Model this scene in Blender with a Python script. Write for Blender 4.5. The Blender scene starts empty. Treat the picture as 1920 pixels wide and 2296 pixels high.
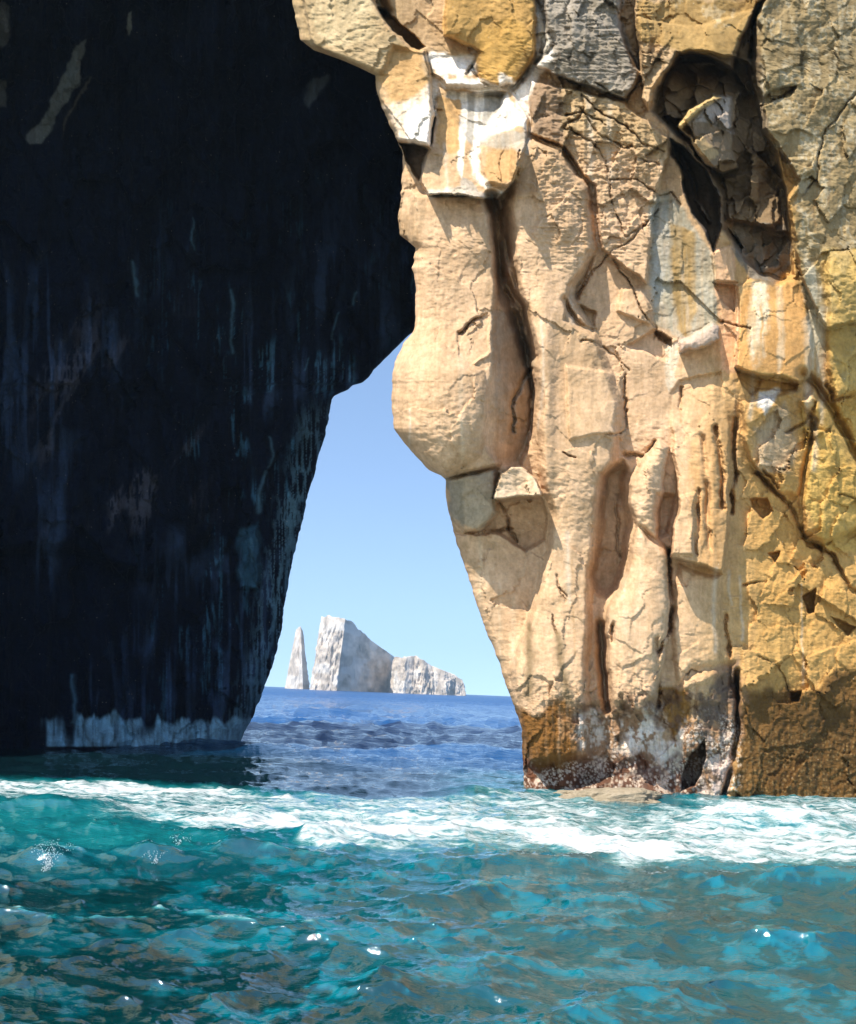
import bpy, math, random
import numpy as np
R = math.radians
C = bpy.context.scene.collection
F = 2000.0; PX0, PY0 = 960.0, 1552.0; ROLL = R(2.3); HC = 4.0
cr, sr = math.cos(ROLL), math.sin(ROLL)
SUN = np.array([-0.46, -0.47, 0.78]); SUN /= np.linalg.norm(SUN)

def at(px, py, Y):
    dx = px - PX0; dy = py - PY0
    u = dx*cr + dy*sr; v = -dx*sr + dy*cr
    return u/F*Y, Y + 0*u, HC - v/F*Y
def project(x, y, z):
    u = x*F/y; v = (HC - z)*F/y
    return PX0 + u*cr - v*sr, PY0 + u*sr + v*cr

# ------------------------------------------------------------------ noise
def vnoise(x, y, seed=0):
    rng = np.random.default_rng(seed); T = rng.random((256, 256)).astype(np.float32)
    xi = np.floor(x).astype(np.int64); yi = np.floor(y).astype(np.int64)
    fx = (x - xi); fy = (y - yi)
    fx = fx*fx*fx*(fx*(fx*6-15)+10); fy = fy*fy*fy*(fy*(fy*6-15)+10)
    x0 = xi & 255; x1 = (xi+1) & 255; y0 = yi & 255; y1 = (yi+1) & 255
    a = T[y0, x0]; b = T[y0, x1]; c = T[y1, x0]; d = T[y1, x1]
    return (a + (b-a)*fx)*(1-fy) + (c + (d-c)*fx)*fy
def fbm(x, y, seed=0, octv=4, gain=.5, lac=2.03):
    s = 0; a = 1; n = 0
    for i in range(octv):
        s = s + a*(vnoise(x*lac**i + 17.3*i, y*lac**i + 5.1*i, seed+i) - .5); n += a; a *= gain
    return s/n*2          # about -1..1
def ridged(x, y, seed=0, octv=4, gain=.5):
    s = 0; a = 1; n = 0
    for i in range(octv):
        s = s + a*(1 - np.abs(vnoise(x*2.03**i+9.1*i, y*2.03**i+3.7*i, seed+i)*2-1)*2); n += a; a *= gain
    return s/n
def worley(x, y, seed=0):
    rng = np.random.default_rng(seed); T = rng.random((128, 128, 5)).astype(np.float32)
    xi = np.floor(x).astype(np.int64); yi = np.floor(y).astype(np.int64)
    f1 = np.full(x.shape, 9., np.float32); f2 = f1.copy(); h = np.zeros(x.shape, np.float32); tx = h.copy(); ty = h.copy()
    for j in (-1, 0, 1):
        for i in (-1, 0, 1):
            t = T[(yi+j) & 127, (xi+i) & 127]
            dx = xi+i+t[..., 0]-x; dy = yi+j+t[..., 1]-y
            d = np.sqrt(dx*dx+dy*dy); m = d < f1
            f2 = np.where(m, f1, np.minimum(f2, d)); f1 = np.where(m, d, f1)
            h = np.where(m, t[..., 2]-.5, h); tx = np.where(m, -(t[..., 3]-.5)*dx, tx); ty = np.where(m, -(t[..., 4]-.5)*dy, ty)
    return f1, f2, h, tx+ty
def smooth(t): t = np.clip(t, 0, 1); return t*t*(3-2*t)

def sdf(pts, X, Y):                       # positive inside
    d = np.full(X.shape, 1e9); ins = np.zeros(X.shape, bool); n = len(pts)
    for i in range(n):
        ax, ay = pts[i]; bx, by = pts[(i+1) % n]
        ex, ey = bx-ax, by-ay; wx, wy = X-ax, Y-ay
        t = np.clip((wx*ex+wy*ey)/(ex*ex+ey*ey+1e-9), 0, 1)
        d = np.minimum(d, (wx-ex*t)**2+(wy-ey*t)**2)
        if ay != by:
            c = ((ay > Y) != (by > Y)) & (X < ex*(Y-ay)/(by-ay)+ax); ins ^= c
    return np.where(ins, 1, -1)*np.sqrt(d)
def ldist(pts, X, Y):
    d = np.full(X.shape, 1e9)
    for (ax, ay), (bx, by) in zip(pts[:-1], pts[1:]):
        ex, ey = bx-ax, by-ay; wx, wy = X-ax, Y-ay
        t = np.clip((wx*ex+wy*ey)/(ex*ex+ey*ey+1e-9), 0, 1)
        d = np.minimum(d, (wx-ex*t)**2+(wy-ey*t)**2)
    return np.sqrt(d)

class Relief:
    """height (metres towards the open air) and rock colour of a face, worked in face units of about 2 cm"""
    def __init__(s, X, Y, warp=5.0):
        s.X0, s.Y0 = X, Y
        s.X = X + warp*fbm(X/38, Y/38, 11, 4); s.Y = Y + warp*fbm(X/38+40, Y/38, 12, 4)
        s.h = np.zeros(X.shape); s.c = np.zeros(X.shape+(3,))
        s.n1 = fbm(X/30, Y/30, 21, 5, .6); s.n2 = fbm(X/16, Y/16, 23, 4, .6); s.n3 = fbm(X/16, Y/16, 25, 4, .6)
    def box(s, pts, pad):
        x = [p[0] for p in pts]; y = [p[1] for p in pts]
        return (s.X > min(x)-pad) & (s.X < max(x)+pad) & (s.Y > min(y)-pad) & (s.Y < max(y)+pad)
    def slab(s, pts, dh, soft=4, gx=0, gy=0, dome=0, dr=40):
        m = s.box(pts, 8); X, Y = s.X[m], s.Y[m]; d = sdf(pts, X, Y) + 2.2*s.n2[m]
        cx = sum(p[0] for p in pts)/len(pts); cy = sum(p[1] for p in pts)/len(pts)
        e = smooth(d/soft+.15)
        hh = e*(dh + gx*(X-cx)/100 + gy*(Y-cy)/100)
        if dome:
            q = np.clip(d/dr, 0, 1); hh = hh + dome*np.sqrt(np.maximum(0, 1-(1-q)**2))
        s.h[m] += hh
    def cut(s, pts, depth, w, sharp=1.0):
        m = s.box(pts, w*3+12); X, Y = s.X[m], s.Y[m]
        if w < 8: X, Y = X+5.5*s.n2[m], Y+5.5*s.n3[m]
        d = ldist(pts, X, Y); k = 1 if w > 8 else np.clip(.35+1.3*vnoise(s.X0[m]/26, s.Y0[m]/26, 19), .2, 1.5)
        s.h[m] -= depth*k*np.exp(-(d/(w*(1 if w > 8 else .72)))**(2*sharp))
    def bump(s, cx, cy, rx, ry, h, ang=0, p=1.0):
        a = R(ang); X = s.X-cx; Y = s.Y-cy
        u = (X*math.cos(a)+Y*math.sin(a))/rx; v = (-X*math.sin(a)+Y*math.cos(a))/ry
        s.h += h*np.exp(-(u*u+v*v)**p)
    def paint(s, pts, rgb, a=1.0, soft=8, rough=10, streak=0, thr=None):
        m = s.box(pts, soft+rough+2); X, Y = s.X[m], s.Y[m]; d = sdf(pts, X, Y) + rough*s.n1[m]
        e = a*smooth(.5+d/soft)
        if streak: e = e*np.clip(1+streak*fbm(X/7, Y/90, 31, 3), 0, 1.3)
        if thr is not None: e = e*smooth((fbm(X/22, Y/30, 33, 4, .65)-thr)/.25+.5)
        e = np.clip(e, 0, 1)[:, None]
        s.c[m] = s.c[m]*(1-e) + np.array(rgb)*e
    def stain(s, pts, rgb, w, a=1.0):
        m = s.box(pts, w*3+6); d = ldist(pts, s.X[m], s.Y[m])*(1+.5*s.n1[m])
        e = (a*np.exp(-(d/w)**2))[:, None]; s.c[m] = s.c[m]*(1-e)+np.array(rgb)*e

# ------------------------------------------------------------------ mesh helpers
def tag(o, label=None, cat=None, group=None, kind=None):
    if label: o['label'] = label
    if cat: o['category'] = cat
    if group: o['group'] = group
    if kind: o['kind'] = kind
    return o
def mesh_obj(name, V, Q, mat, parent=None, col=None, floats=None, smooth_=True):
    me = bpy.data.meshes.new(name)
    V = np.ascontiguousarray(V, np.float32); Q = np.ascontiguousarray(Q, np.int32); k = Q.shape[1]
    me.vertices.add(len(V)); me.vertices.foreach_set('co', V.ravel())
    me.loops.add(Q.size); me.loops.foreach_set('vertex_index', Q.ravel())
    me.polygons.add(len(Q)); me.polygons.foreach_set('loop_start', np.arange(0, Q.size, k, dtype=np.int32))
    me.polygons.foreach_set('use_smooth', np.full(len(Q), smooth_, bool))
    me.update(calc_edges=True)
    if col is not None:
        a = me.attributes.new('rock', 'FLOAT_COLOR', 'POINT')
        a.data.foreach_set('color', np.concatenate([col, np.ones((len(col), 1))], 1).astype(np.float32).ravel())
    for kk, vv in (floats or {}).items():
        a = me.attributes.new(kk, 'FLOAT', 'POINT'); a.data.foreach_set('value', vv.astype(np.float32).ravel())
    me.materials.append(mat)
    o = bpy.data.objects.new(name, me); C.objects.link(o)
    if parent: o.parent = parent
    return o
def grid_quads(nr, nc):
    i = np.arange(nr*nc).reshape(nr, nc)
    return np.stack([i[:-1, :-1], i[1:, :-1], i[1:, 1:], i[:-1, 1:]], -1).reshape(-1, 4)
def sub_mesh(V, Q, sel, extras):
    q = Q[sel]; u, inv = np.unique(q, return_inverse=True)
    return V[u], inv.reshape(q.shape), [e[u] for e in extras]

# ------------------------------------------------------------------ materials
class N:
    def __init__(s, name):
        s.m = bpy.data.materials.new(name); s.m.use_nodes = True; s.t = s.m.node_tree; s.t.nodes.clear()
        s.out = s.t.nodes.new('ShaderNodeOutputMaterial')
    def __call__(s, typ, **kw):
        n = s.t.nodes.new('ShaderNode'+typ)
        for k, v in kw.items():
            if k.startswith('_'): setattr(n, k[1:], v)
            else:
                key = k.replace('__', ' ')
                s.set(n.inputs[int(key[1:])] if key[0] == 'i' and key[1:].isdigit() else n.inputs[key], v)
        return n
    def set(s, inp, v):
        if isinstance(v, bpy.types.NodeSocket): s.t.links.new(v, inp)
        else: inp.default_value = v
    def math(s, op, a, b=0.0, c=0.0, clamp=False):
        n = s.t.nodes.new('ShaderNodeMath'); n.operation = op; n.use_clamp = clamp
        for i, v in enumerate((a, b, c)): s.set(n.inputs[i], v)
        return n.outputs[0]
    def mix(s, f, a, b, blend='MIX'):
        n = s.t.nodes.new('ShaderNodeMix'); n.data_type = 'RGBA'; n.blend_type = blend
        s.set(n.inputs[0], f); s.set(n.inputs[6], a); s.set(n.inputs[7], b); return n.outputs[2]
    def ramp(s, f, lo, hi, a=0.0, b=1.0):
        n = s.t.nodes.new('ShaderNodeMapRange'); n.interpolation_type = 'SMOOTHSTEP'
        for i, v in enumerate((f, lo, hi, a, b)): s.set(n.inputs[i], v)
        return n.outputs[0]
    def noise(s, co, scale, detail=6, rough=.6, dist=0):
        n = s.t.nodes.new('ShaderNodeTexNoise'); s.set(n.inputs['Vector'], co)
        n.inputs['Scale'].default_value = scale; n.inputs['Detail'].default_value = detail
        n.inputs['Roughness'].default_value = rough; n.inputs['Distortion'].default_value = dist
        return n.outputs['Fac']
    def scaled(s, co, v):
        n = s.t.nodes.new('ShaderNodeMapping'); s.set(n.inputs['Vector'], co); n.inputs['Scale'].default_value = v
        return n.outputs[0]

def rock_material(name, contrast=1.0, bump=.09, rough=.9, spec=.25, mask=False):
    n = N(name); co = n('TexCoord').outputs['Object']
    rg = n('Attribute', _attribute_name='rugged').outputs['Fac'] if mask else 1.0
    at_ = n('Attribute', _attribute_name='rock').outputs['Color']
    a = n.noise(co, 1.3, 8, .65); b = n.noise(n.scaled(co, (5, 5, 1.0)), 1.0, 6, .65); c = n.noise(co, 9, 5, .7)
    v = n.math('ADD', n.math('MULTIPLY', n.math('SUBTRACT', a, .5), 1.1*contrast), n.math('MULTIPLY', n.math('SUBTRACT', b, .5), .8*contrast))
    v = n.math('ADD', v, n.math('MULTIPLY', n.math('SUBTRACT', c, .5), .7*contrast))
    col = n.mix(1.0, at_, n('CombineColor', Red=n.math('ADD', v, 1.0), Green=n.math('ADD', v, 1.0), Blue=n.math('ADD', n.math('MULTIPLY', v, 1.15), 1.0)).outputs[0], 'MULTIPLY')
    # pale flecks and dark pits
    vo = n('TexVoronoi', Vector=co, Scale=3.2).outputs['Distance']
    fl = n.math('MULTIPLY', n.ramp(vo, .10, .04), n.ramp(n.noise(co, .8, 3), .5, .62))
    col = n.mix(n.math('MULTIPLY', fl, .45), col, (.75, .68, .52, 1))
    pit = n.ramp(n.noise(n.scaled(co, (1, 1, 2.6)), 3.0, 7, .72), .36, .29)
    col = n.mix(n.math('MULTIPLY', pit, .45*contrast), col, n.mix(1.0, col, (.35, .28, .22, 1), 'MULTIPLY'))
    h1 = n.noise(n.scaled(co, (1, 1, 2.2)), 2.6, 10, .62, .3); h2 = n.noise(co, 9, 6, .65)
    bp = n('Bump', Height=n.math('MULTIPLY', n.math('ADD', h1, n.math('MULTIPLY', h2, .3)), rg), Distance=bump*2.2, Strength=.8)
    p = n('BsdfPrincipled', Roughness=rough, Normal=bp.outputs[0]); n.set(p.inputs['Base Color'], col)
    p.inputs['Specular IOR Level'].default_value = spec
    n.set(n.out.inputs[0], p.outputs[0]); return n.m

def water_material():
    n = N('sea_water'); co = n('TexCoord').outputs['Object']
    foam = n('Attribute', _attribute_name='foam').outputs['Fac']
    body = n('Attribute', _attribute_name='rock').outputs['Color']
    w = n.noise(co, .9, 4, .6, .2)
    body = n.mix(n.ramp(w, .35, .7, 0, .5), body, n.mix(1.0, body, (.35, .55, .65, 1), 'MULTIPLY'))
    f1 = n.noise(n.scaled(co, (.55, 1.5, 1.5)), 1.0, 9, .66, 1.2)
    f2 = n.noise(n.scaled(co, (1.6, 3.4, 3)), 1.6, 7, .7, .6)
    fn = n.math('ADD', n.math('MULTIPLY', n.math('ADD', n.math('MULTIPLY', f1, .6), n.math('MULTIPLY', f2, .4)), 2.0), -.5)
    ff = n.ramp(n.math('SUBTRACT', fn, n.math('SUBTRACT', 1.0, foam)), -.06, .34)
    milky = n.ramp(n.math('SUBTRACT', fn, n.math('SUBTRACT', .84, foam)), -.1, .5, 0, .85)
    body = n.mix(milky, body, (.06, .27, .27, 1))
    col = n.mix(ff, body, (.54, .56, .55, 1))
    h = n.math('ADD', n.noise(n.scaled(co, (1.2, 2.4, 2)), 2.2, 6, .6, .4), n.math('MULTIPLY', n.noise(n.scaled(co, (1, 1.8, 1)), 9, 3, .55), .12))
    h = n.math('ADD', h, n.math('MULTIPLY', ff, n.math('MULTIPLY', f2, .8)))
    bp = n('Bump', Height=h, Distance=.045, Strength=.4)
    far = n.math('MULTIPLY', n.noise(n.scaled(co, (.35, .8, 1)), 1.0, 6, .62, .3), n.ramp(n('SeparateXYZ', Vector=co).outputs['Y'], 38, 55, .25, 1))
    bp2 = n('Bump', Height=far, Distance=.9, Strength=.5, Normal=bp.outputs[0])
    p = n('BsdfPrincipled', IOR=2.1, Normal=bp2.outputs[0]); n.set(p.inputs['Base Color'], col)
    n.set(p.inputs['Roughness'], n.math('ADD', n.math('ADD', n.math('MULTIPLY', ff, .6), .04), n.ramp(n('SeparateXYZ', Vector=co).outputs['Y'], 60, 500, 0, .28)))
    n.set(p.inputs['Specular IOR Level'], n.ramp(n('SeparateXYZ', Vector=co).outputs['Y'], 40, 75, .5, .07))
    n.set(n.out.inputs[0], p.outputs[0]); return n.m

M_sun = rock_material('sunlit_tuff', .8, mask=True)
M_dark = rock_material('shade_dark_rock', 1.0, .12, .75, .08)  # rock darkened in its colour for the passage shade
M_far = rock_material('distant_rock', .5, 1.0)
M_water = water_material()

# ------------------------------------------------------------------ SUNLIT CLIFF
LIP = [(-1500, 900), (-900, 560), (-600, 420), (-420, 440), (-250, 560), (-120, 630), (0, 655), (60, 668), (90, 675), (113, 705), (139, 777), (155, 812), (169, 841), (211, 846), (256, 863), (312, 890), (346, 903),
       (376, 903), (444, 899), (485, 893), (527, 897), (545, 918), (556, 933), (602, 925), (651, 933), (690, 931), (730, 932), (745, 926), (765, 907), (800, 890), (835, 881), (911, 879), (960, 884), (985, 900), (1016, 926),
       (1040, 948), (1054, 963), (1066, 990), (1075, 999), (1121, 1001), (1170, 1012), (1227, 1027), (1291, 1050), (1377, 1076), (1434, 1099), (1486, 1121), (1531, 1133), (1594, 1157), (1636, 1170), (1700, 1173), (1850, 1176)]
rows = np.concatenate([np.linspace(-1450, -130, 70), np.arange(-126, 1846, 2.0)])
ly = np.array([p[0] for p in LIP]); lx = np.array([p[1] for p in LIP])
L = np.interp(rows, ly, lx) + 2.5*fbm(rows/14, rows*0+3, 5, 4)
s = np.concatenate([np.array([0, .4, 1, 1.8, 2.8, 4]), np.arange(6, 1320, 2.0), np.linspace(1330, 3200, 60)])
PXg = L[:, None] + s[None, :]; PYg = np.repeat(rows[:, None], len(s), 1)
rl = Relief(PXg, PYg)
X, Y = PXg, PYg

TAN = (.56, .40, .26); OCH = (.52, .32, .11); ORG = (.46, .28, .10); OLV = (.27, .215, .115)
GRY = (.27, .255, .225); DGR = (.17, .155, .135); WHT = (.82, .81, .78); BRN = (.20, .095, .022); RED = (.105, .038, .024); PNK = (.56, .40, .28)
k = smooth((X-1480)/260)[..., None]
rl.c[:] = np.array(TAN)*(1-k) + np.array(OCH)*k
k = smooth((520-Y)/350)[..., None]*.65
rl.c[:] = rl.c*(1-k) + np.array((.44, .32, .17))*k
P = rl.paint
P([(1690, -200), (2000, -200), (2000, 780), (1850, 740), (1790, 640), (1780, 500), (1790, 400), (1700, 280)], OLV, .9, 20)
P([(1690, -200), (2000, -200), (2000, 720), (1840, 700), (1780, 500), (1790, 400), (1700, 280)], (.50, .48, .38), .7, 20, 10, 0, .16)
P([(1700, -200), (2000, -200), (2000, 700), (1840, 700), (1780, 500), (1790, 400), (1700, 280)], (.40, .25, .05), .5, 30, 40, 0, .3)
P([(1430, 0), (1700, 0), (1690, 100), (1600, 140), (1520, 110), (1430, 90)], (.33, .22, .075), .85, 10)
P([(1425, -90), (1700, -90), (1640, 60), (1560, 60)], (.50, .42, .27), .6, 14, 10, 0, .2)
P([(1195, -100), (1420, -100), (1395, 40), (1437, 170), (1400, 225), (1340, 205), (1260, 175), (1200, 130)], GRY, .9, 8)
P([(1190, 170), (1260, 180), (1275, 260), (1258, 320), (1190, 290), (1185, 220)], (.26, .18, .12), .8, 10)
P([(1260, 180), (1400, 225), (1500, 310), (1490, 360), (1440, 340), (1330, 310), (1262, 290)], (.42, .31, .17), .7, 14)
P([(640, -150), (850, -150), (860, 60), (900, 100), (850, 180), (760, 140), (640, 60)], (.47, .37, .22), .8, 20)
P([(700, -60), (830, -60), (840, 90), (760, 120), (700, 60)], (.55, .47, .30), .5, 14, 20, .6)
P([(880, 100), (940, 110), (960, 190), (940, 260), (880, 230), (850, 180)], (.52, .33, .14), .8, 12)
P([(1006, -100), (1194, -100), (1202, 56), (1198, 124), (1157, 188), (1123, 196), (1074, 184), (1059, 150), (1070, 117), (995, 79), (995, 38)], (.46, .29, .10), 1, 5, 4)
P([(1080, 60), (1150, 40), (1190, 90), (1140, 170), (1080, 170)], (.54, .33, .09), .7, 20, 20)
# guano
P([(955, 120), (1060, 118), (1066, 160), (1040, 178), (960, 160)], WHT, .95, 9, 14, .3)
P([(985, 185), (1045, 172), (1130, 196), (1140, 204), (1100, 212), (995, 200)], WHT, .95, 8, 9)
P([(865, 240), (940, 210), (985, 160), (975, 330), (930, 322), (895, 312)], (.72, .65, .56), .8, 16, 12, .7)
P([(905, 260), (960, 215), (968, 330), (915, 318)], WHT, .85, 8, 6, .3)
P([(1000, 203), (1145, 205), (1100, 300), (1060, 330), (1010, 250)], (.38, .38, .36), .95, 8, 6)
P([(1030, 205), (1050, 205), (1046, 300), (1034, 400), (1024, 380), (1030, 280)], WHT, .95, 5, 3, .5)
P([(1065, 205), (1085, 205), (1085, 300), (1066, 310)], WHT, .8, 5, 3, .8)
P([(1008, 205), (1024, 205), (1022, 235), (1010, 235)], WHT, .7, 5, 3, .8)
P([(1140, 205), (1165, 250), (1178, 272), (1130, 296), (1096, 305), (1078, 335), (1084, 385), (1104, 415), (1090, 425), (1064, 400), (1050, 350), (1060, 315), (1100, 270)], (.88, .87, .84), 1, 10, 10, .5)
P([(1128, 168), (1150, 190), (1170, 180), (1205, 135), (1232, 95), (1240, 125), (1200, 178), (1186, 215), (1192, 300), (1176, 290), (1150, 215), (1120, 195)], WHT, .85, 10, 12, .5)
P([(1196, 0), (1215, 40), (1238, 90), (1222, 110), (1204, 60)], (.55, .55, .50), .9, 6, 6)
P([(985, 215), (1030, 225), (1030, 330), (1000, 345), (975, 320)], (.53, .34, .15), .95, 5)
P([(1110, 325), (1160, 325), (1160, 400), (1110, 412), (1085, 390), (1085, 340)], (.52, .34, .16), .9, 8)
P([(1050, 310), (1190, 290), (1190, 345), (1090, 330)], (.40, .39, .35), .7, 8, 8, .4)
P([(1035, 395), (1090, 430), (1130, 425), (1125, 450), (1085, 449), (1040, 436)], (.40, .40, .38), .8, 6)
P([(960, 428), (1045, 422), (1045, 440), (962, 441)], (.5, .48, .43), .8, 4)
P([(895, 450), (950, 440), (955, 500), (930, 552), (893, 530)], (.44, .32, .20), .8, 8)
# centre
P([(1455, 450), (1500, 420), (1600, 570), (1612, 700), (1610, 760), (1530, 765), (1462, 720)], (.38, .36, .29), .9, 14, 10, .5)
P([(1463, 450), (1500, 440), (1500, 560), (1475, 700), (1462, 700)], (.38, .39, .37), .8, 14, 12, .8)
P([(1502, 500), (1560, 520), (1560, 700), (1540, 760), (1520, 740), (1505, 600)], (.36, .25, .11), .8, 10, 6, 1.0)
P([(1520, 768), (1572, 738), (1599, 719), (1614, 734), (1614, 764), (1546, 783), (1523, 790)], (.50, .40, .34), .9, 4)
P([(1495, 770), (1520, 775), (1515, 850), (1500, 880), (1490, 840)], (.60, .56, .47), .7, 6)
P([(1600, 560), (1645, 550), (1660, 700), (1655, 840), (1615, 830), (1612, 700)], (.66, .42, .25), .9, 6)
P([(1665, 650), (1720, 620), (1790, 630), (1820, 740), (1790, 850), (1650, 820)], (.58, .33, .12), .95, 8)
P([(1680, 640), (1720, 625), (1725, 700), (1712, 820), (1695, 830), (1682, 760)], (.66, .60, .46), .7, 14, 14, 1.2)
P([(1740, 640), (1756, 640), (1760, 800), (1745, 850)], (.62, .50, .34), .6, 8, 6, .9)
P([(1800, 560), (1850, 640), (1850, 800), (1830, 860), (1810, 740)], (.58, .54, .42), .75, 14, 16, 1.2)
P([(1700, 875), (1750, 870), (1740, 900), (1715, 930), (1700, 905)], (.70, .72, .74), .85, 10, 12)
P([(1690, 960), (1760, 900), (1790, 1000), (1770, 1060), (1700, 1060)], (.50, .45, .38), .5, 16)
P([(1840, 560), (2000, 560), (2000, 900), (1880, 900), (1850, 780)], (.48, .34, .11), .8, 30, 20)
P([(1840, 560), (2000, 560), (2000, 900), (1880, 900), (1850, 780)], (.30, .24, .11), .6, 10, 20, 0, .3)
P([(1800, 900), (1960, 900), (1960, 1240), (1850, 1230), (1800, 1130)], (.52, .35, .10), .8, 16)
P([(1100, 700), (1160, 700), (1195, 800), (1185, 1000), (1120, 990), (1100, 830)], (.38, .31, .23), .75, 12, 10, .4)  # grey on the right-hand flank puts its shade into the colour
P([(1090, 830), (1110, 820), (1100, 1000), (1085, 1000)], (.62, .46, .32), .5, 12)
P([(1001, 1069), (1114, 1050), (1114, 1151), (1076, 1188), (1012, 1165)], (.36, .32, .25), .9, 6)
P([(1001, 1080), (1040, 1080), (1040, 1180), (1012, 1165)], (.24, .22, .18), .8, 8)
P([(880, 960), (930, 1010), (1000, 1060), (1050, 1068), (1000, 1040), (930, 985)], (.38, .26, .15), .6, 14)  # underside shading of the bulge painted brown
P([(1545, 1000), (1650, 900), (1660, 1300), (1560, 1290)], (.50, .31, .14), .7, 20, 14, .8)
P([(1240, 700), (1360, 740), (1350, 1000), (1270, 1000)], (.50, .35, .21), .5, 20)
# tide band
rl.n1 = rl.n1 + 1.6*fbm(X/55, Y/90, 35, 3)*smooth((Y-1450)/60)
P([(1150, 1595), (1200, 1600), (1265, 1560), (1290, 1585), (1300, 1660), (1300, 1850), (1150, 1850)], BRN, 1, 22, 14, .5)
P([(1650, 1590), (1700, 1560), (1800, 1540), (1870, 1500), (2100, 1500), (3000, 1500), (3000, 1850), (1620, 1850), (1640, 1700)], (.155, .085, .024), 1, 22, 22)
P([(1700, 1620), (2100, 1580), (2100, 1760), (1700, 1780)], (.10, .055, .015), .7, 40, 30)
P([(1480, 1540), (1545, 1545), (1550, 1660), (1520, 1680), (1490, 1620)], (.30, .16, .045), 1, 10, 8)
P([(1290, 1570), (1380, 1590), (1480, 1570), (1500, 1670), (1560, 1640), (1600, 1500), (1655, 1480), (1655, 1640), (1630, 1800), (1290, 1800)], (.32, .20, .12), .85, 30, 22)
P([(1290, 1570), (1640, 1540), (1630, 1800), (1290, 1800)], (.17, .10, .06), .8, 20, 20, 0, .12)
P([(1300, 1600), (1350, 1580), (1372, 1700), (1330, 1770), (1305, 1720)], (.80, .74, .68), .8, 24, 20, .9, .0)
P([(1390, 1600), (1480, 1600), (1530, 1700), (1520, 1760), (1440, 1740), (1400, 1660)], (.88, .82, .76), .95, 34, 26, .9, -.2)
P([(1160, 1700), (1540, 1700), (1560, 1790), (1560, 1850), (1160, 1850)], RED, .8, 30, 20)
P([(1160, 1730), (1640, 1690), (1640, 1850), (1160, 1850)], (.62, .52, .44), .8, 10, 10, 0, .22)
P([(1560, 1560), (1655, 1480), (1655, 1640), (1630, 1790), (1580, 1790)], (.12, .095, .08), .75, 10, 8, 0, -.2)
P([(1590, 1650), (1650, 1640), (1630, 1790), (1570, 1790)], (.55, .48, .46), .8, 8, 8, 0, .1)
for pts in ([(1105, 1500), (1140, 1560), (1160, 1590)], [(1185, 1400), (1190, 1470), (1185, 1560)], [(1250, 1420), (1260, 1500), (1275, 1570)]):
    rl.stain(pts, (.16, .12, .06), 9, .8)
rng = np.random.default_rng(4)
for i in range(46):                                   # run-off streaks
    x0 = rng.uniform(900, 1900); y0 = rng.uniform(0, 1350); ln = rng.uniform(50, 260)
    cc = [(.66, .56, .42), (.30, .22, .14), (.40, .24, .10), (.62, .60, .54)][rng.integers(4)]
    rl.stain([(x0, y0), (x0+rng.uniform(-6, 6), y0+ln*.5), (x0+rng.uniform(-8, 8), y0+ln)], cc, rng.uniform(2, 7), .4)
CR = (.10, .075, .05)

f1, _, _, _ = worley(X/5.5, Y/6.5, 37); f3, _, _, _ = worley(X/11+3, Y/13, 38)
dots = np.maximum(smooth((.34-f1)/.12)*(vnoise(X/40, Y/40, 39) > .35), smooth((.30-f3)/.1))
z_ = smooth((Y-1580)/60)*smooth((X-1150)/10)*smooth((1670-X)/20)*smooth((fbm(X/50, Y/60, 40, 4)+.25)/.3)*smooth((Y-1560-130*smooth((1290-X)/20))/50)
e_ = (dots*z_*.8)[..., None]; rl.c = rl.c*(1-e_)+np.array((.74, .66, .58))*e_
e_ = (smooth((.25-f3)/.1)*smooth((Y-1600)/80)*smooth((X-1640)/20)*.35)[..., None]; rl.c = rl.c*(1-e_)+np.array((.42, .30, .14))*e_
rl.n1 = fbm(rl.X0/30, rl.Y0/30, 21, 5, .6)
# relief: large masses
S = rl.slab
bx = np.zeros(X.shape)
rl.h += .45*fbm(X/210, Y/260, 51, 2)
# left column and bulge
S([(925, 430), (1085, 430), (1112, 520), (1116, 600), (1120, 660), (1150, 720), (1196, 860), (1200, 960), (1170, 1046), (1120, 1050), (1000, 1075), (860, 1000), (860, 800), (920, 740), (910, 560)], 1.1, 16)
S([(1090, 430), (1112, 520), (1116, 600), (1102, 700), (1101, 810), (1086, 900), (1080, 1000), (1120, 1050), (1170, 1046), (1203, 960), (1203, 860), (1190, 790), (1168, 710), (1135, 640), (1124, 560)], -1.5, 16, gx=-2.6)
rl.bump(1000, 920, 165, 165, 1.5, 0, 1.8)
S([(860, 840), (900, 790), (990, 770), (1085, 830), (1100, 930), (1080, 1020), (1000, 1075), (860, 1010)], .15, 40, dome=.7, dr=85)
rl.bump(1065, 520, 42, 75, .28, 12, 2.2)
rl.bump(985, 640, 60, 110, .3, 0, 1.2)
S([(1025, 745), (1060, 712), (1096, 705), (1099, 790), (1062, 815), (1030, 800)], -.16, 5)
rl.cut([(1032, 748), (1062, 715), (1092, 704)], .35, 4)
S([(1060, 815), (1080, 795), (1099, 788), (1099, 800), (1080, 808), (1066, 820)], .18, 4)
rl.cut([(1150, 970), (1152, 900), (1170, 850), (1192, 830)], .5, 6); rl.cut([(1189, 850), (1197, 900), (1188, 990)], .35, 4)
S([(1000, 1074), (1114, 1050), (1112, 1095), (1106, 1118), (1114, 1151), (1076, 1186), (1039, 1191), (1008, 1162)], .75, 6, dome=.3, dr=30)
S([(1121, 1061), (1144, 1046), (1170, 1046), (1204, 1076), (1216, 1112), (1151, 1116), (1104, 1124), (1112, 1092)], 2.1, 3, gy=.5)
S([(1110, 1124), (1216, 1112), (1230, 1160), (1222, 1210), (1180, 1240), (1110, 1195), (1040, 1195), (1080, 1184), (1114, 1151)], -.9, 9)
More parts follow.
